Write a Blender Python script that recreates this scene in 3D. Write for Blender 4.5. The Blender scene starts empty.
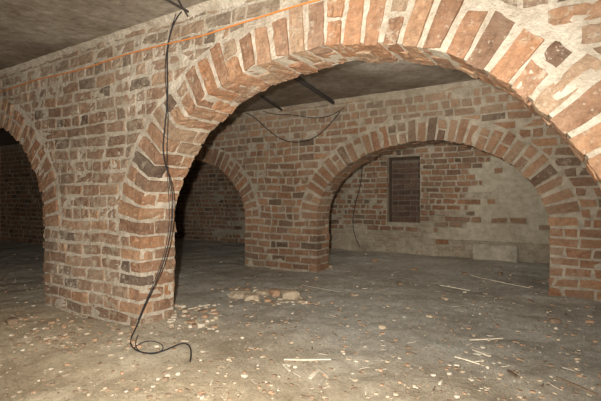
import bpy, math, random, bisect
from mathutils import Vector, noise
random.seed(7)
S=bpy.context.scene
COL=S.collection
F=430.0; H=0.85
FW=(-0.53,0.848); RT=(0.848,0.53)
def ray(px):
    t=(px-300.5)/F
    return (FW[0]+t*RT[0], FW[1]+t*RT[1])
def fnoise(x,y):
    return 0.024*noise.noise(Vector((x*1.1,y*1.1,3.3)))+0.018*noise.noise(Vector((x*4,y*4,1.3)))+0.010*noise.noise(Vector((x*11,y*11,1.3)))
def ground(px,py,dz=0.0):
    d=H*F/(py-200.5); r=ray(px)
    x,y=r[0]*d,r[1]*d
    return Vector((x,y,fnoise(x,y)+dz))
def onwall(px,py,Y):
    r=ray(px); s=Y/r[1]
    return Vector((r[0]*s,Y,H+(200.5-py)/F*s))

# ---------------- materials -----------------
def newmat(name):
    m=bpy.data.materials.new(name); m.use_nodes=True
    nt=m.node_tree; b=nt.nodes['Principled BSDF']
    b.inputs['Roughness'].default_value=0.95
    b.inputs['Specular IOR Level'].default_value=0.08
    return m,nt,b
def N(nt,t,**k):
    n=nt.nodes.new(t)
    for a,v in k.items(): setattr(n,a,v)
    return n
def noise_n(nt,scale,detail=5,rough=0.6,vec=None):
    n=N(nt,'ShaderNodeTexNoise'); n.inputs['Scale'].default_value=scale
    n.inputs['Detail'].default_value=detail; n.inputs['Roughness'].default_value=rough
    if vec is None:
        g=nt.nodes.get('GEO') or N(nt,'ShaderNodeNewGeometry'); g.name='GEO'; vec=g.outputs['Position']
    nt.links.new(vec,n.inputs['Vector']); return n.outputs['Fac']
def ramp(nt,fac,stops,interp='LINEAR'):
    r=N(nt,'ShaderNodeValToRGB'); r.color_ramp.interpolation=interp
    e=r.color_ramp.elements
    while len(e)<len(stops): e.new(0.5)
    for i,(p,c) in enumerate(stops):
        e[i].position=p; e[i].color=(c[0],c[1],c[2],1) if not isinstance(c,(int,float)) else (c,c,c,1)
    nt.links.new(fac,r.inputs['Fac']); return r.outputs['Color']
def mix(nt,fac,a,b,mode='MIX'):
    m=N(nt,'ShaderNodeMix'); m.data_type='RGBA'; m.blend_type=mode
    for i,v in ((0,fac),(6,a),(7,b)):
        if isinstance(v,(int,float)): m.inputs[i].default_value=v
        elif isinstance(v,tuple): m.inputs[i].default_value=(v[0],v[1],v[2],1)
        else: nt.links.new(v,m.inputs[i])
    return m.outputs[2]
def math_n(nt,op,a,b=0.5,clamp=False):
    m=N(nt,'ShaderNodeMath'); m.operation=op; m.use_clamp=clamp
    for i,v in ((0,a),(1,b)):
        if isinstance(v,(int,float)): m.inputs[i].default_value=v
        else: nt.links.new(v,m.inputs[i])
    return m.outputs[0]
def bump(nt,b,h,dist=0.01,strength=0.8):
    n=N(nt,'ShaderNodeBump'); n.inputs['Distance'].default_value=dist; n.inputs['Strength'].default_value=strength
    nt.links.new(h,n.inputs['Height']); nt.links.new(n.outputs['Normal'],b.inputs['Normal'])

def brick_mat(name,stops,smear,smearcol,dark=0.45,topw=0.0,veil=0.35):
    m,nt,b=newmat(name)
    g=N(nt,'ShaderNodeNewGeometry'); g.name='GEO'
    base=ramp(nt,g.outputs['Random Per Island'],stops)
    n1=noise_n(nt,28,6,0.7)
    base=mix(nt,dark,base,ramp(nt,n1,[(0.3,(0.34,0.28,0.25)),(0.62,(1.12,1.12,1.12))]),'MULTIPLY')
    base=mix(nt,ramp(nt,noise_n(nt,4,5,0.7),[(0.36,0.03),(0.70,veil)]),base,smearcol)
    f=ramp(nt,noise_n(nt,9,9,0.8),[(0.60-smear*0.2,0.0),(0.66-smear*0.2,0.85)])
    c=mix(nt,f,base,smearcol)
    f2=ramp(nt,noise_n(nt,38,5,0.75),[(0.61-smear*0.1,0.0),(0.66-smear*0.1,0.8)])
    c=mix(nt,f2,c,smearcol)
    if topw>0:
        sx=N(nt,'ShaderNodeSeparateXYZ'); nt.links.new(g.outputs['Position'],sx.inputs[0])
        q=math_n(nt,'ADD',sx.outputs[2],math_n(nt,'MULTIPLY',noise_n(nt,3,7,0.75),0.9))
        mr=N(nt,'ShaderNodeMapRange'); nt.links.new(q,mr.inputs[0]); mr.inputs[1].default_value=2.0; mr.inputs[2].default_value=2.55; mr.inputs[4].default_value=topw
        c=mix(nt,mr.outputs[0],c,(0.50,0.41,0.30))
    n3=noise_n(nt,1.3,4,0.6)
    c=mix(nt,0.7,c,ramp(nt,n3,[(0.35,(0.62,0.60,0.58)),(0.6,(1,1,1))]),'MULTIPLY')
    nt.links.new(c,b.inputs['Base Color'])
    hh=math_n(nt,'ADD',noise_n(nt,55,6,0.75),math_n(nt,'MULTIPLY',noise_n(nt,14,5,0.7),1.5))
    bump(nt,b,hh,0.014,1.0)
    return m
OR=[(0.0,(0.15,0.10,0.075)),(0.07,(0.33,0.18,0.105)),(0.22,(0.46,0.23,0.12)),(0.36,(0.34,0.195,0.12)),(0.5,(0.56,0.285,0.145)),(0.66,(0.40,0.22,0.13)),(0.82,(0.56,0.33,0.19)),(1,(0.46,0.33,0.22))]
DU=[(0.0,(0.15,0.11,0.085)),(0.15,(0.31,0.20,0.135)),(0.35,(0.45,0.27,0.17)),(0.5,(0.33,0.20,0.13)),(0.65,(0.42,0.23,0.135)),(0.8,(0.46,0.32,0.22)),(1,(0.54,0.30,0.165))]
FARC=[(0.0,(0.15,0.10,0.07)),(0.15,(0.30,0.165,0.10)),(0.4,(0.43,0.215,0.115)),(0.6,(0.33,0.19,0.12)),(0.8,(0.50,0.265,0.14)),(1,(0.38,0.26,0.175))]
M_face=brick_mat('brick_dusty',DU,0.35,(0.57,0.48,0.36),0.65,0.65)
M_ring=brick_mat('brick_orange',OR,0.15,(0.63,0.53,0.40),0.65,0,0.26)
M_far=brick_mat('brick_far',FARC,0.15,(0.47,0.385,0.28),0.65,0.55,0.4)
M_white=brick_mat('brick_limewashed',[(0,(0.42,0.34,0.25)),(0.5,(0.52,0.44,0.32)),(1,(0.44,0.32,0.22))],0.5,(0.58,0.51,0.38),0.5)
def mortar_mat(name,c1,c2):
    m,nt,b=newmat(name)
    c=ramp(nt,noise_n(nt,12,9,0.8),[(0.35,c1),(0.60,c2)])
    c=mix(nt,0.65,c,ramp(nt,noise_n(nt,1.3,4,0.6),[(0.35,(0.68,0.66,0.63)),(0.6,(1,1,1))]),'MULTIPLY')
    nt.links.new(c,b.inputs['Base Color'])
    bump(nt,b,math_n(nt,'ADD',noise_n(nt,60,6,0.7),noise_n(nt,14,4,0.6)),0.020,1.0)
    return m
M_mort=mortar_mat('lime_mortar',(0.50,0.41,0.30),(0.84,0.75,0.61))
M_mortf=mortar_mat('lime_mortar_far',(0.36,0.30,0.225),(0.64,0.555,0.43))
M_plast=mortar_mat('lime_plaster',(0.48,0.42,0.30),(0.74,0.66,0.51))
def simple(name,col,rough=0.8,bs=40,bd=0.003,var=0.5):
    m,nt,b=newmat(name)
    c=mix(nt,var,col,ramp(nt,noise_n(nt,bs,5,0.7),[(0.3,(0.4,0.4,0.4)),(0.65,(1.2,1.2,1.2))]),'MULTIPLY')
    nt.links.new(c,b.inputs['Base Color']); b.inputs['Roughness'].default_value=rough
    bump(nt,b,noise_n(nt,bs*1.5,5,0.7),bd,0.8); return m

# ---------------- mesh helpers ----------------
def mkobj(name,verts,faces,mats,fm=None,parent=None,smooth=False):
    me=bpy.data.meshes.new(name); me.from_pydata([tuple(v) for v in verts],[],faces)
    for m in mats: me.materials.append(m)
    if fm: me.polygons.foreach_set('material_index',fm)
    if smooth: me.polygons.foreach_set('use_smooth',[True]*len(me.polygons))
    me.update()
    o=bpy.data.objects.new(name,me); COL.objects.link(o)
    if parent: o.parent=parent
    return o
def wob(v,Y):
    x,y,z=v
    n=noise.noise_vector(Vector((x*1.7,Y*3,z*1.7)))
    n2=noise.noise_vector(Vector((x*6,Y*3+9,z*6)))
    return (x+n.x*0.014+n2.x*0.007, y+n.y*0.016+n2.y*0.007, z+(n.z*0.018+n2.z*0.011)*min(1,max(0,(1.97-z)*6)))
class B:
    def __init__(s): s.v=[];s.f=[];s.m=[]
    def prism(s,poly,y0,y1,mi,Y,jit=0.007):
        n=len(poly); k=len(s.v)
        js=[(random.uniform(-jit,jit),random.uniform(-jit,jit)) for _ in poly]
        # occasional chipped corner
        if n==4 and random.random()<0.22:
            c=random.randrange(4); cx=sum(p[0] for p in poly)/4; cz=sum(p[1] for p in poly)/4
            q=random.uniform(0.08,0.2); js[c]=((cx-poly[c][0])*q,(cz-poly[c][1])*q*1.5)
        tilt=random.uniform(-1,1)*0.004
        mx=sum(p[0] for p in poly)/n
        for y in (y0,y1):
            for (x,z),(a,b) in zip(poly,js):
                yy=y+ (tilt*(1 if x>mx else -1) if y==y0 else 0)
                s.v.append(wob((x+a,yy,z+b),Y))
        s.f.append(list(range(k,k+n))); s.f.append([k+n+i for i in reversed(range(n))])
        for i in range(n):
            j=(i+1)%n; s.f.append([k+j,k+i,k+n+i,k+n+j])
        s.m+= [mi]*(n+2)
def clip(poly,P,Nn,off):
    out=[]
    d=[(p[0]-P[0])*Nn[0]+(p[1]-P[1])*Nn[1]-off for p in poly]
    for i in range(len(poly)):
        a,b=poly[i],poly[(i+1)%len(poly)]; da,db=d[i],d[(i+1)%len(poly)]
        if da>=0: out.append(a)
        if (da>=0)!=(db>=0):
            t=da/(da-db); out.append((a[0]+t*(b[0]-a[0]),a[1]+t*(b[1]-a[1])))
    return out
def area(p):
    return abs(sum(p[i][0]*p[(i+1)%len(p)][1]-p[(i+1)%len(p)][0]*p[i][1] for i in range(len(p))))/2
C=0.088; G=0.0108; ZS=7*C; TOP=1.995; RT_=0.235
cloud=bpy.data.textures.new('erosion','CLOUDS'); cloud.noise_scale=0.032; cloud.noise_depth=2
def fill_lens(L):
    out=[]; s=0
    while s<L-0.05:
        l=random.choice([0.215,0.215,0.105,0.2,0.225]); out.append(l); s+=l
    if not out: return [L]
    k=L/s if s else 1
    return [q*k for q in out]
def arcade(name,Y,T,ops,xmin,xmax,mats,pitch,erode):
    bb=B()
    edges=[xmin]
    for cx,a,b in ops: edges+= [cx-a,cx+a]
    edges.append(xmax)
    piers=[(edges[i],edges[i+1]) for i in range(0,len(edges),2)]
    for (l,r) in piers:
        lj = l>xmin+1e-4; rj = r<xmax-1e-4
        for k in range(-1,7):
            z0,z1=k*C+G,(k+1)*C-G
            el=0.105 if k%2==0 else 0.215
            dep=0.19 if k%2==0 else 0.10
            mid=fill_lens(r-l-2*el)
            x=l; cells=[(x,x+el,lj)]; x+=el
            for q in mid: cells.append((x,x+q,False)); x+=q
            cells.append((r-el,r,rj))
            for (x0,x1,c) in cells:
                a0=x0-(0.006+G if (c and x0==l) else 0); a1=x1+(0.006+G if (c and x1>=r-1e-6) else 0)
                d=dep if c else 0.09
                pr=random.uniform(0.001,0.012)
                mi=1 if c and (x1>=r-1e-6) and random.random()<0.8 else 0
                bb.prism([(a0+G,z0),(a1-G,z0),(a1-G,z1),(a0+G,z1)],Y-pr,Y+d,mi,Y)
                if c:
                    ya,yb=(Y+d+0.018,Y+T)
                    if x0==l: q0,q1=l-0.006,l+0.1
                    else: q0,q1=r-0.1,r+0.006
                    bb.prism([(q0,z0),(q1,z0),(q1,z1),(q0,z1)],ya,yb,1,Y)
    k=7
    while k*C<TOP:
        z0,z1=k*C+G,min((k+1)*C-G,TOP)
        x=xmin+random.uniform(0,0.2)
        while x<xmax and z1-z0>0.02:
            l=random.choice([0.215,0.215,0.105,0.21,0.225]) if k%4 else 0.108
            poly=[(x+G,z0),(x+l-G,z0),(x+l-G,z1),(x+G,z1)]
            for cx,a,b in ops:
                A,Bb=a+RT_,b+RT_
                mx,mz=x+l/2,(z0+z1)/2
                if abs(mx-cx)<A+0.3:
                    th=math.atan2((mz-ZS)/Bb,(mx-cx)/A)
                    P=(cx+A*math.cos(th),ZS+Bb*math.sin(th))
                    nn=Vector((math.cos(th)/A,math.sin(th)/Bb)).normalized()
                    if poly: poly=clip(poly,P,nn,0.014)
            if len(poly)>=3 and area(poly)>0.0014:
                bb.prism(poly,Y-random.uniform(0.0,0.010),Y+0.09,0,Y)
            x+=l
        k+=1
    for cx,a,b in ops:
        M=2000
        s=0;ss=[0]
        for i in range(1,M+1):
            t0=math.pi*(i-1)/M;t1=math.pi*i/M
            s+=math.hypot(a*(math.cos(t1)-math.cos(t0)),b*(math.sin(t1)-math.sin(t0))); ss.append(s)
        n=round(s/pitch)
        def frame(arc):
            i=min(M,bisect.bisect_left(ss,arc)); t=math.pi*i/M
            P=Vector((cx+a*math.cos(t),ZS+b*math.sin(t)))
            Nn=Vector((math.cos(t)/a,math.sin(t)/b)).normalized()
            return P,Nn
        pt=s/n
        for i in range(n):
            j0=random.uniform(-.004,.004)
            P0,N0=frame((i)*pt+0.0115+j0); P1,N1=frame((i+1)*pt-0.0115+j0)
            Pc,Nc=frame((i+0.5)*pt)
            N0=(N0*0.3+Nc*0.7).normalized(); N1=(N1*0.3+Nc*0.7).normalized()
            inn=-0.003-random.uniform(0,0.010); out=RT_-random.uniform(0.0,0.05)
            spl=[(inn,out)]
            if random.random()<0.22: spl=[(inn,0.104),(0.126,out)]
            d=0.10 if i%2 else 0.19
            pr=random.uniform(0.002,0.018)
            for (r0,r1) in spl:
                q=[P0+N0*r0,P1+N1*r0,P1+N1*r1,P0+N0*r1]
                bb.prism([(v.x,v.y) for v in q],Y-pr,Y+d,1,Y)
            ya=Y+d+0.018
            q=[P0+N0*inn,P1+N1*inn,P1+N1*0.1,P0+N0*0.1]
            bb.prism([(v.x,v.y) for v in q],ya,Y+T,1,Y)
    def lin(x0,x1):
        n=max(1,int((x1-x0)/0.06)); return [x0+(x1-x0)*i/n for i in range(n+1)]
    V=[];Fc=[]
    def strip(cols):
        ZN=16
        for side,y in ((0,Y),(1,Y+T)):
            k0=len(V)
            for (x,zb) in cols:
                for j in range(ZN+1):
                    V.append(wob((x,y,zb+(TOP-zb)*j/ZN),Y))
            for i in range(len(cols)-1):
                for j in range(ZN):
                    a_=k0+i*(ZN+1)+j; f=[a_,a_+ZN+1,a_+ZN+2,a_+1]
                    Fc.append(f if side==0 else f[::-1])
    def through(pl):
        k0=len(V)
        for (x,z) in pl: V.append(wob((x,Y,z),Y)); V.append(wob((x,Y+T,z),Y))
        for i in range(len(pl)-1): Fc.append([k0+2*i,k0+2*i+1,k0+2*i+3,k0+2*i+2])
    for (l,r) in piers:
        strip([(x,-0.1) for x in lin(l,r)])
        through([(l,-0.1+(TOP+0.1)*j/12) for j in range(13)] if l==xmin else [(l,-0.1+(ZS+0.1)*j/6) for j in range(7)])
        through([(r,-0.1+(TOP+0.1)*j/12) for j in range(13)] if r==xmax else [(r,-0.1+(ZS+0.1)*j/6) for j in range(7)])
    for cx,a,b in ops:
        cols=[(cx-a*math.cos(math.pi*i/64),ZS+b*math.sin(math.pi*i/64)) for i in range(65)]
        strip(cols); through(cols)
    core=mkobj(name,V,Fc,[mats[0]])
    o=mkobj('brick_courses',bb.v,bb.f,[mats[1],mats[2]],bb.m,parent=core)
    bv=o.modifiers.new('b','BEVEL'); bv.width=0.009; bv.segments=1 if erode else 2; bv.limit_method='ANGLE'; bv.angle_limit=0.6
    if erode:
        sb=o.modifiers.new('s','SUBSURF'); sb.subdivision_type='SIMPLE'; sb.levels=2; sb.render_levels=2
        dp=o.modifiers.new('d','DISPLACE'); dp.texture=cloud; dp.texture_coords='GLOBAL'; dp.strength=0.022; dp.mid_level=0.5
    return core
Y1=1.857;Y2=4.40;Y3=6.70
arcade('brick_arcade_wall',Y1,0.29,[(-4.885,1.285,1.0),(-1.125,1.29,1.0)],-8.2,1.5,(M_mort,M_face,M_ring),0.1,True)
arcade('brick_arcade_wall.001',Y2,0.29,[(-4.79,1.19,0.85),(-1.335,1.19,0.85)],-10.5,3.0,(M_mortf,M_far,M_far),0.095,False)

# back wall
NX0,NX1,NZ0,NZ1=-2.52,-1.98,0.50,1.55
PCELL=[]
for k in range(3,19):
    z=k*C
    if k<5: xl=-1.75
    elif k<6: xl=-1.35
    elif k<9: xl=-1.15
    elif k<11: xl=-1.05
    elif k<15: xl=-1.15
    elif k<17: xl=-0.95
    else: xl=-0.6
    PCELL.append((xl+random.choice([-0.1,0,0.1,0.05]),z,z+C))
def under_plaster(x0,x1,zc):
    for xl,za,zb in PCELL:
        if za<=zc<zb: return x1>xl-0.02, xl
    return False,0
def white_region(x,z):
    e=noise.noise(Vector((x*3,z*3,0)))*0.25
    if z<0.40+e*0.6 and x>-3.6: return True
    if z<0.66+e and x>-1.9: return True
    return False
bb=B()
for k in range(-1,23):
    z0,z1=k*C+G,min((k+1)*C-G,TOP)
    if z1-z0<0.02: continue
    x=-10.5+random.uniform(0,0.15)
    while x<3.0:
        l=random.choice([0.215,0.215,0.105,0.22])
        x0,x1=x+G,x+l-G
        zc=(z0+z1)/2
        up,xl=under_plaster(x0,x1,zc)
        if up:
            if xl-0.02-x0>0.04:
                bb.prism([(x0,z0),(xl-0.02,z0),(xl-0.02,z1),(x0,z1)],Y3-0.008,Y3+0.05,0,Y3)
            x+=l; continue
        if not(NZ0-0.02<zc<NZ1+0.02 and x1>NX0 and x0<NX1):
            wr=white_region((x0+x1)/2,zc)
            stick= random.random()<0.06
            bb.prism([(x0,z0),(x1,z0),(x1,z1),(x0,z1)],Y3-random.uniform(0.002,0.010)-(0.01 if stick else 0),Y3+0.05,1 if (wr and not stick) else 0,Y3)
        elif zc>NZ0-0.02 and x0<NX0<x1 and NX0-x0>0.04:
            bb.prism([(x0,z0),(NX0-0.01,z0),(NX0-0.01,z1),(x0,z1)],Y3-0.008,Y3+0.05,0,Y3)
        elif zc>NZ0-0.02 and x0<NX1<x1 and x1-NX1>0.04:
            bb.prism([(NX1+0.01,z0),(x1,z0),(x1,z1),(NX1+0.01,z1)],Y3-0.008,Y3+0.05,0,Y3)
        x+=l
def boxes(name,lst,mat,parent=None):
    V=[];Fc=[]
    for (x0,x1,y0,y1,z0,z1) in lst:
        k=len(V)
        V+=[(x0,y0,z0),(x1,y0,z0),(x1,y1,z0),(x0,y1,z0),(x0,y0,z1),(x1,y0,z1),(x1,y1,z1),(x0,y1,z1)]
        Fc+=[[k,k+1,k+5,k+4],[k+1,k+2,k+6,k+5],[k+2,k+3,k+7,k+6],[k+3,k,k+4,k+7],[k+4,k+5,k+6,k+7],[k+3,k+2,k+1,k]]
    return mkobj(name,V,Fc,[mat],parent=parent)
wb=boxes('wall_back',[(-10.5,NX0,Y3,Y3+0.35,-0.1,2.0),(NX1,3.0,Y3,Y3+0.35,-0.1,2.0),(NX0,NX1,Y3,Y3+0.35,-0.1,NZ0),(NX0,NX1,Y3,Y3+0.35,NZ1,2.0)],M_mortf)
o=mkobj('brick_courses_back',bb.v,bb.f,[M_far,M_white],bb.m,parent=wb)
bv=o.modifiers.new('b','BEVEL'); bv.width=0.006; bv.segments=1; bv.limit_method='ANGLE'
V=[];Fc=[]
for (xl,za,zb) in PCELL:
    k=len(V)
    for y in (Y3-0.014,Y3+0.01):
        for (x,z) in ((xl,za),(2.9,za),(2.9,zb+0.001),(xl,zb+0.001)):
            V.append((x+(random.uniform(-.02,.02) if x<2 else 0),y,z))
    Fc.extend([[k,k+1,k+2,k+3],[k,k+4,k+5,k+1],[k+1,k+5,k+6,k+2],[k+2,k+6,k+7,k+3],[k+3,k+7,k+4,k]])
mkobj('plaster_patch',V,Fc,[M_plast],parent=wb)
V2=B()
for (x,kz,l) in [(-1.45,6,.2),(-1.2,6,.11),(-0.95,6,.2),(-.7,6,.2),(-1.3,9,.2),(-1.0,9,.1),(-.35,5,.21),(-.9,14,.1)]:
    V2.prism([(x,kz*C+G),(x+l,kz*C+G),(x+l,kz*C+C-G),(x,kz*C+C-G)],Y3-0.03,Y3+0.02,0,Y3)
mkobj('exposed_bricks',V2.v,V2.f,[M_far],V2.m,parent=wb)
# blocked window: recessed brick infill in darker brick and mortar colours, with timber frame
M_wood_d=simple('old_dark_wood',(0.11,0.075,0.055),0.9,30,0.006,0.8)
M_inf=brick_mat('brick_infill_dark',[(0,(0.11,0.075,0.06)),(0.5,(0.18,0.105,0.075)),(1,(0.22,0.14,0.10))],0.0,(0.24,0.19,0.15),0.6)
yw0=Y3+0.11
w1=boxes('window_1',[(NX0,NX1,yw0+0.02,yw0+0.10,NZ0,NZ1)],simple('dark_infill_mortar',(0.22,0.175,0.135),0.95,20,0.006))
boxes('frame',[(NX0,NX0+0.03,yw0-.02,yw0+0.04,NZ0,NZ1),(NX1-0.03,NX1,yw0-.02,yw0+0.04,NZ0,NZ1),(NX0+0.03,NX1-0.03,yw0-.02,yw0+0.04,NZ1-0.04,NZ1)],M_wood_d,w1)
V3=B()
k=0;z=NZ0
while z+C<=NZ1-0.03:
    x=NX0+0.035-(0.1 if k%2 else 0)
    while x<NX1-0.05:
        x0=max(x,NX0+0.035)+0.010; x1=min(x+0.21,NX1-0.035)-0.010
        if x1-x0>0.03: V3.prism([(x0,z+.010),(x1,z+.010),(x1,z+C-.010),(x0,z+C-.010)],yw0,yw0+0.05,0,Y3,0.004)
        x+=0.21
    z+=C;k+=1
mkobj('infill_bricks',V3.v,V3.f,[M_inf],V3.m,parent=w1)
M_block=simple('pale_concrete',(0.52,0.46,0.36),0.9,8,0.008,0.7)
p=onwall(472,250,Y3-0.1); q=onwall(518,250,Y3-0.1)
ob=boxes('concrete_block',[(p.x,q.x,Y3-0.12,Y3-0.03,-0.02,0.23)],M_block)
bv=ob.modifiers.new('b','BEVEL'); bv.width=0.03; bv.segments=3

def brick_tex_mat(name):
    m,nt,b=newmat(name)
    tc=N(nt,'ShaderNodeTexCoord')
    bt=N(nt,'ShaderNodeTexBrick'); nt.links.new(tc.outputs['UV'],bt.inputs['Vector'])
    bt.inputs['Scale'].default_value=1.0; bt.inputs['Brick Width'].default_value=0.22; bt.inputs['Row Height'].default_value=0.088
    bt.inputs['Mortar Size'].default_value=0.009
    bt.inputs['Color1'].default_value=(0.38,0.19,0.11,1); bt.inputs['Color2'].default_value=(0.44,0.27,0.18,1); bt.inputs['Mortar'].default_value=(0.5,0.43,0.34,1)
    c=mix(nt,0.6,bt.outputs['Color'],ramp(nt,noise_n(nt,6,6,0.7),[(0.3,(0.5,0.5,0.5)),(0.65,(1,1,1))]),'MULTIPLY')
    nt.links.new(c,b.inputs['Base Color']); bump(nt,b,noise_n(nt,30,5,0.7),0.01); return m
M_bt=brick_tex_mat('brick_side')
def vwall(name,p0,p1):
    d=Vector((p1[0]-p0[0],p1[1]-p0[1],0)); d.normalize(); nn=Vector((-d.y,d.x,0))*0.2
    a=Vector((p0[0],p0[1],-0.1)); b_=Vector((p1[0],p1[1],-0.1)); up=Vector((0,0,2.1))
    vs=[a,b_,b_+up,a+up]; vs=vs+[v-nn for v in vs]
    o=mkobj(name,vs,[[0,1,2,3],[7,6,5,4],[0,4,5,1],[1,5,6,2],[2,6,7,3],[3,7,4,0]],[M_bt])
    uv=o.data.uv_layers.new(name='UVMap')
    for poly in o.data.polygons:
        for li in poly.loop_indices:
            v=o.data.vertices[o.data.loops[li].vertex_index].co
            uv.data[li].uv=((v-a).dot(d),v.z)
    return o
vwall('wall_left',(-10.5,-2.6),(-10.5,6.95))
vwall('wall_right',(3.0,6.95),(3.0,-2.6))
vwall('wall_front',(3.0,-2.6),(-10.5,-2.6))

# floor
def floor_mat():
    m,nt,b=newmat('dusty_earth_floor')
    n1=noise_n(nt,1.1,7,0.7); n2=noise_n(nt,14,10,0.85); n3=noise_n(nt,70,6,0.8)
    c=ramp(nt,n1,[(0.32,(0.47,0.37,0.245)),(0.48,(0.68,0.56,0.385)),(0.62,(0.82,0.70,0.50))])
    c=mix(nt,0.75,c,ramp(nt,n2,[(0.34,(0.50,0.45,0.39)),(0.56,(1.08,1.08,1.08))]),'MULTIPLY')
    c=mix(nt,ramp(nt,n3,[(0.56,0.0),(0.64,0.5)]),c,(0.84,0.74,0.57))
    c=mix(nt,ramp(nt,n3,[(0.36,0.7),(0.43,0.0)]),c,(0.20,0.14,0.09))
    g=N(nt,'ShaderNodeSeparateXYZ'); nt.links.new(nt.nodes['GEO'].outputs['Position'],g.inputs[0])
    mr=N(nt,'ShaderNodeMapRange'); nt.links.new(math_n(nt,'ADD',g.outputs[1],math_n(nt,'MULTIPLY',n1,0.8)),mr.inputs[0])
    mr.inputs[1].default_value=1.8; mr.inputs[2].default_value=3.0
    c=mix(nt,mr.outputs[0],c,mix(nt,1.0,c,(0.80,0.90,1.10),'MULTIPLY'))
    nt.links.new(c,b.inputs['Base Color'])
    bump(nt,b,math_n(nt,'ADD',math_n(nt,'MULTIPLY',n2,1.3),math_n(nt,'MULTIPLY',n3,0.5)),0.018,1.0)
    return m
V=[];Fc=[]
nx,ny=420,290
for j in range(ny+1):
    for i in range(nx+1):
        x=-10.5+13.5*i/nx; y=-2.6+9.35*j/ny; V.append((x,y,fnoise(x,y)))
for j in range(ny):
    for i in range(nx):
        a=j*(nx+1)+i; Fc.append([a,a+1,a+nx+2,a+nx+1])
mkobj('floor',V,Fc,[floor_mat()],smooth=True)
# ceiling
m,nt,b=newmat('stained_plaster_ceiling')
c=ramp(nt,noise_n(nt,1.8,8,0.7),[(0.35,(0.20,0.155,0.115)),(0.5,(0.28,0.235,0.185)),(0.65,(0.40,0.355,0.29))])
c=mix(nt,0.7,c,ramp(nt,noise_n(nt,14,7,0.7),[(0.3,(0.55,0.53,0.5)),(0.6,(1.05,1.05,1.05))]),'MULTIPLY')
nt.links.new(c,b.inputs['Base Color']); bump(nt,b,noise_n(nt,9,7,0.7),0.03,0.7)
boxes('ceiling',[(-10.6,3.1,-2.7,7.1,2.0,2.2)],m)

def bead(name,Y,mat,xa,xb):
    V=[];Fc=[];n=240
    for i in range(n+1):
        x=xa+(xb-xa)*i/n
        h=0.03+0.03*noise.noise(Vector((x*3,Y,0)))+0.015*noise.noise(Vector((x*14,Y,0)))
        w=0.02+0.012*noise.noise(Vector((x*8,Y,5)))
        V+=[(x,Y-w-0.02,2.0),(x,Y-w,2.0-h*0.7),(x,Y+0.0,2.0-h*1.6)]
    for i in range(n):
        for j in range(2):
            a=3*i+j; Fc.append([a,a+1,a+4,a+3])
    mkobj(name,V,Fc,[mat],smooth=True)
bead('trim_1',Y1,M_mort,-8.1,1.4); bead('trim_2',Y2,M_mortf,-10.4,2.9)

# ------------ cables -------------
def tube(name,pts,r,mat,parent=None):
    cu=bpy.data.curves.new(name,'CURVE'); cu.dimensions='3D'; cu.bevel_depth=r; cu.bevel_resolution=3; cu.resolution_u=8
    sp=cu.splines.new('NURBS'); sp.points.add(len(pts)-1); sp.order_u=4; sp.use_endpoint_u=True
    for i,p in enumerate(pts): sp.points[i].co=(p[0],p[1],p[2],1)
    cu.materials.append(mat); cu.use_fill_caps=True
    o=bpy.data.objects.new(name,cu); COL.objects.link(o)
    if parent: o.parent=parent
    return o
M_blk=simple('black_rubber',(0.035,0.033,0.035),0.6,50,0.001,0.2)
M_org=simple('orange_plastic',(0.72,0.26,0.07),0.6,50,0.001,0.2)
M_met=simple('rusty_metal',(0.07,0.06,0.055),0.6,30,0.002)
yw=Y1-0.030
pts=[onwall(*p,yw) for p in [(182,4),(172,22),(166,50),(168,80),(167,110),(163,140),(163,160),(171,180),(174,205),(170,240),(162,270),(148,298),(140,318)]]
pts[0].z=1.995
fl=[(135,333),(129,345),(133,354),(150,358),(168,352),(185,342),(193,350),(190,364)]
pts+= [ground(*p,0.008) for p in fl]
cab=tube('black_cable',pts,0.0040,M_blk)
tube('cable_loop',[ground(*p,0.012) for p in [(134,352),(142,346),(156,344),(166,350),(158,357),(145,359),(132,352),(138,340)]],0.0026,M_blk,cab)
tube('cable_strand',[onwall(*p,yw-0.005) for p in [(176,14),(170,30),(164,60),(166,90),(169,120),(166,150),(168,185),(171,225),(162,266),(148,296),(138,320)]],0.0022,M_blk,cab)
pts=[]
for i in range(30):
    x=-6.5+7.5*i/29; pts.append((x,Y1-0.032,1.822+0.010*math.sin(i*1.3)+0.005*math.sin(i*3.1)))
tube('orange_cable',pts,0.0042,M_org)
y2=Y2-0.03
tube('black_cable.001',[onwall(*p,y2) for p in [(232,108),(250,112),(265,128),(283,142),(303,143),(320,136),(332,122),(340,112)]],0.005,M_blk)
tube('black_cable.002',[onwall(*p,y2) for p in [(250,104),(268,116),(290,113),(310,119),(330,118),(344,108)]],0.004,M_blk)
tube('black_cable.003',[onwall(*p,Y3-0.04) for p in [(362,152),(363,175),(358,195),(352,215),(353,235),(360,247)]],0.006,M_blk)
def ceilpt(px,py):
    d=(1.985-H)*F/(200.5-py); r=ray(px); return Vector((r[0]*d,r[1]*d,1.975))
def pipe(name,a,b_,r):
    return tube(name,[a,a.lerp(b_,0.33),a.lerp(b_,0.66),b_],r,M_met)
pipe('ceiling_pipe',ceilpt(295,76),ceilpt(344,109),0.022)
pipe('ceiling_pipe.001',ceilpt(262,96),ceilpt(286,112),0.014)
a=ceilpt(160,-6); b_=ceilpt(188,10); 
br=pipe('ceiling_bracket',a,b_,0.008); 
tube('bracket_arm',[ceilpt(176,-8),ceilpt(178,0),ceilpt(184,8),b_+Vector((0,0,-0.03))],0.005,M_met,br)

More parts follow.
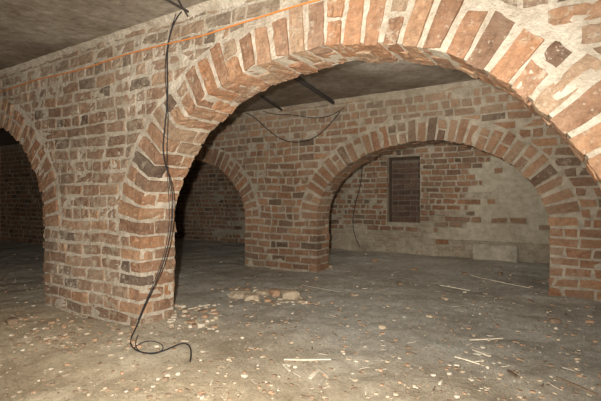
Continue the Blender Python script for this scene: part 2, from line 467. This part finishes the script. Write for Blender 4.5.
# ------------ debris -------------
import bmesh
tb=bmesh.new(); bmesh.ops.create_icosphere(tb,subdivisions=2,radius=1.0)
TV=[v.co.copy() for v in tb.verts]; TF=[[v.index for v in f.verts] for f in tb.faces]; tb.free()
def rocks(name,lst,mats,seed,parent=None):
    rnd=random.Random(seed); V=[];Fc=[];fm=[]
    for (c,s,mi) in lst:
        sc=Vector((s*rnd.uniform(0.7,1.3),s*rnd.uniform(0.6,1.1),s*rnd.uniform(0.35,0.6)))
        ang=rnd.uniform(0,6.28); ca,sa=math.cos(ang),math.sin(ang); o=Vector((rnd.uniform(0,99),0,0))
        k=len(V)
        for t in TV:
            q=1+0.45*noise.noise(t*1.3+o)+0.15*noise.noise(t*4+o)
            d=[max(-0.72,min(0.72,w)) for w in t*q]
            x,y,z=d[0]*sc.x,d[1]*sc.y,d[2]*sc.z
            V.append((x*ca-y*sa+c.x,x*sa+y*ca+c.y,z+c.z+sc.z*0.45))
        Fc+=[[k+i for i in f] for f in TF]; fm+=[mi]*len(TF)
    return mkobj(name,V,Fc,mats,fm,parent=parent)
M_r1=simple('rubble_tan',(0.52,0.42,0.30),0.95,30,0.004)
M_r2=simple('rubble_brick',(0.46,0.30,0.19),0.95,30,0.004)
M_r3=simple('rubble_brown',(0.30,0.215,0.145),0.95,30,0.004)
M_r4=simple('rubble_pale',(0.68,0.60,0.47),0.95,30,0.004)
MR=[M_r1,M_r2,M_r3,M_r4]
deb=bpy.data.objects.new('floor_debris',None); COL.objects.link(deb)
R=random.Random(3)
lst=[]
for (px,py,s) in [(240,297,.12),(252,301,.10),(262,295,.07),(275,295,.09),(290,298,.13),(300,302,.07),(232,291,.05),(256,291,.05),(282,303,.045),(308,290,.04),(268,302,.05),(247,291,.06)]:
    lst.append((ground(px,py,-0.012),s,R.choice([0,0,0,1])))
for i in range(70):
    lst.append((ground(R.uniform(225,312),R.uniform(288,306)),R.uniform(0.008,0.030),R.choice([0,1,2,3])))
rocks('brick_rubble',lst,MR,1,deb)
lst=[]
for i in range(70):
    lst.append((ground(R.uniform(166,218),R.uniform(306,330)),R.uniform(0.010,0.034),R.choice([0,0,1,2,3])))
for i in range(160):
    lst.append((ground(R.uniform(10,142),R.uniform(314,350)),R.uniform(0.005,0.022),R.choice([0,1,2])))
rocks('pier_rubble',lst,MR,2,deb)
lst=[]
def inpier(x,y):
    for (Yp,ps) in ((Y1,[(-3.6,-2.415),(-7.35,-6.17),(.16,3)]),(Y2,[(-3.6,-2.525),(-10.5,-5.98),(-.14,3)])):
        if Yp-0.05<y<Yp+0.35 and any(a-.05<x<b+.05 for a,b in ps): return True
    return False
for i in range(2600):
    px=R.uniform(-20,620); py=200.5+ R.uniform(48,200)
    g=ground(px,py)
    if g.y>6.4 or inpier(g.x,g.y): continue
    lst.append((g,(0.003+0.011*R.random()**3)*(1+0.35*g.length/3),R.choice([0,0,1,2,2,2,3])))
for (px,py,s) in [(12,325,.06),(100,333,.02),(355,294,.04),(383,330,.03),(430,318,.03),(555,322,.04),(590,322,.03),(268,385,.015),(258,368,.010),(445,300,.04),(400,285,.04),(330,268,.05),(375,262,.05),(500,275,.05),(465,275,.05),(415,270,.05),(530,300,.03)]:
    lst.append((ground(px,py),s,R.choice([0,1,2])))
rocks('scattered_rubble',lst,MR,4,deb)
def splinters(name,lst,mats,parent=None):
    V=[];Fc=[];fm=[]
    for (a,b_,w,t,mi) in lst:
        d=(b_-a); d.z=0; n=Vector((-d.y,d.x,0)).normalized()*w/2
        k=len(V)
        for s_,wf in ((0,0.8),(0.4,1.0),(1,0.55)):
            c=a.lerp(b_,s_)
            up=R.uniform(0,0.004)
            for (sn,zz) in ((-1,0.0),(1,0.0),(1,t),(-1,t)):
                V.append(c+n*sn*wf+Vector((0,0,zz+up-0.002)))
        for q in range(2):
            for j in range(4):
                p=k+q*4; Fc.append([p+j,p+(j+1)%4,p+4+(j+1)%4,p+4+j])
        Fc.append([k+3,k+2,k+1,k]); Fc.append([k+8,k+9,k+10,k+11]); fm+=[mi]*10
    return mkobj(name,V,Fc,mats,fm,parent=parent)
M_w1=simple('pale_wood',(0.72,0.64,0.50),0.85,40,0.002)
M_w2=simple('grey_wood',(0.50,0.43,0.34),0.85,40,0.002)
M_w3=simple('brown_wood',(0.22,0.16,0.11),0.85,40,0.002)
sp=[]
for (x0,y0,x1,y1,w) in [(284,363,331,364,.014),(284,368,290,374,.014),(472,277,505,284,.03),(500,283,530,290,.03),(478,290,512,280,.02),(302,285,340,292,.02),(440,288,470,292,.02),(470,342,503,340,.018),(474,352,490,360,.03),(310,378,320,371,.02),(318,370,328,378,.012),(455,358,480,366,.010),(185,313,210,308,.014),(355,279,362,268,.016)]:
    sp.append((ground(x0,y0,0.008),ground(x1,y1,0.012),w,0.006,R.choice([0,0,1])))
for i in range(110):
    px=R.uniform(180,610); py=R.uniform(262,395); a=ground(px,py,0.005)
    if inpier(a.x,a.y): continue
    an=R.uniform(0,3.14); l=R.uniform(0.012,0.06); b_=a+Vector((math.cos(an)*l,math.sin(an)*l,0)); 
    if inpier(b_.x,b_.y): continue
    b_.z=fnoise(b_.x,b_.y)+0.006
    sp.append((a,b_,R.uniform(0.004,0.012),0.004,R.choice([0,1,1,1,2,2])))
sp.append((ground(556,379,0.006),ground(598,396,0.012),.010,0.008,2)); sp.append((ground(508,373,0.004),ground(518,384,0.02),.015,0.01,2))
splinters('wood_splinters',sp,[M_w1,M_w2,M_w3],deb)
M_pap=simple('crumpled_paper',(0.74,0.68,0.56),0.8,60,0.001,0.3)
def paper(name,px,py,s,ang):
    g=ground(px,py,0.010); V=[];Fc=[]
    for j in range(5):
        for i in range(5):
            u,v=(i/4-.5)*s,(j/4-.5)*s*0.6
            V.append(g+Vector((u*math.cos(ang)-v*math.sin(ang),u*math.sin(ang)+v*math.cos(ang),0.012*abs(noise.noise(Vector((u*30,v*30,px)))))))
    for j in range(4):
        for i in range(4):
            a=j*5+i; Fc.append([a,a+1,a+6,a+5])
    o=mkobj(name,V,Fc,[M_pap],parent=deb); o.modifiers.new('s','SOLIDIFY').thickness=0.002
paper('paper_scrap_a',287,368,0.04,0.4); paper('paper_scrap_b',480,357,0.06,1.2); paper('paper_scrap_c',258,367,0.018,2)

# ------------ lights -------------
def point(name,loc,e,r,col=(1,0.95,0.87)):
    l=bpy.data.lights.new(name,'POINT'); l.energy=e; l.shadow_soft_size=r; l.color=col
    o=bpy.data.objects.new(name,l); o.location=loc; COL.objects.link(o)
l=bpy.data.lights.new('camera_flash','SPOT'); l.energy=530; l.shadow_soft_size=0.02; l.color=(1,0.945,0.865)
l.spot_size=math.radians(128); l.spot_blend=1.0
o=bpy.data.objects.new('camera_flash',l); o.location=(-0.09,-0.05,0.90); COL.objects.link(o)
dr=Vector((FW[0]-0.03*RT[0],FW[1]-0.03*RT[1],-0.10)); o.rotation_euler=dr.to_track_quat('-Z','Y').to_euler()
point('fill_light',(-1.0,3.3,1.6),10,0.35)  # added fill for the bay between the arcades, no fixture here
point('fill_light.001',(-1.6,5.6,1.6),12,0.35)  # second added fill, lifts the back wall; not an actual lamp
W=bpy.data.worlds.new('World'); S.world=W; W.use_nodes=True
W.node_tree.nodes['Background'].inputs[0].default_value=(0.02,0.02,0.02,1)
S.view_settings.view_transform='Standard'

cd=bpy.data.cameras.new('Camera'); cd.sensor_width=36; cd.lens=F/601*36; cd.clip_start=0.02
co=bpy.data.objects.new('Camera',cd); co.location=(0,0,H); co.rotation_euler=(math.radians(90),0,math.radians(32.0))
COL.objects.link(co); S.camera=co
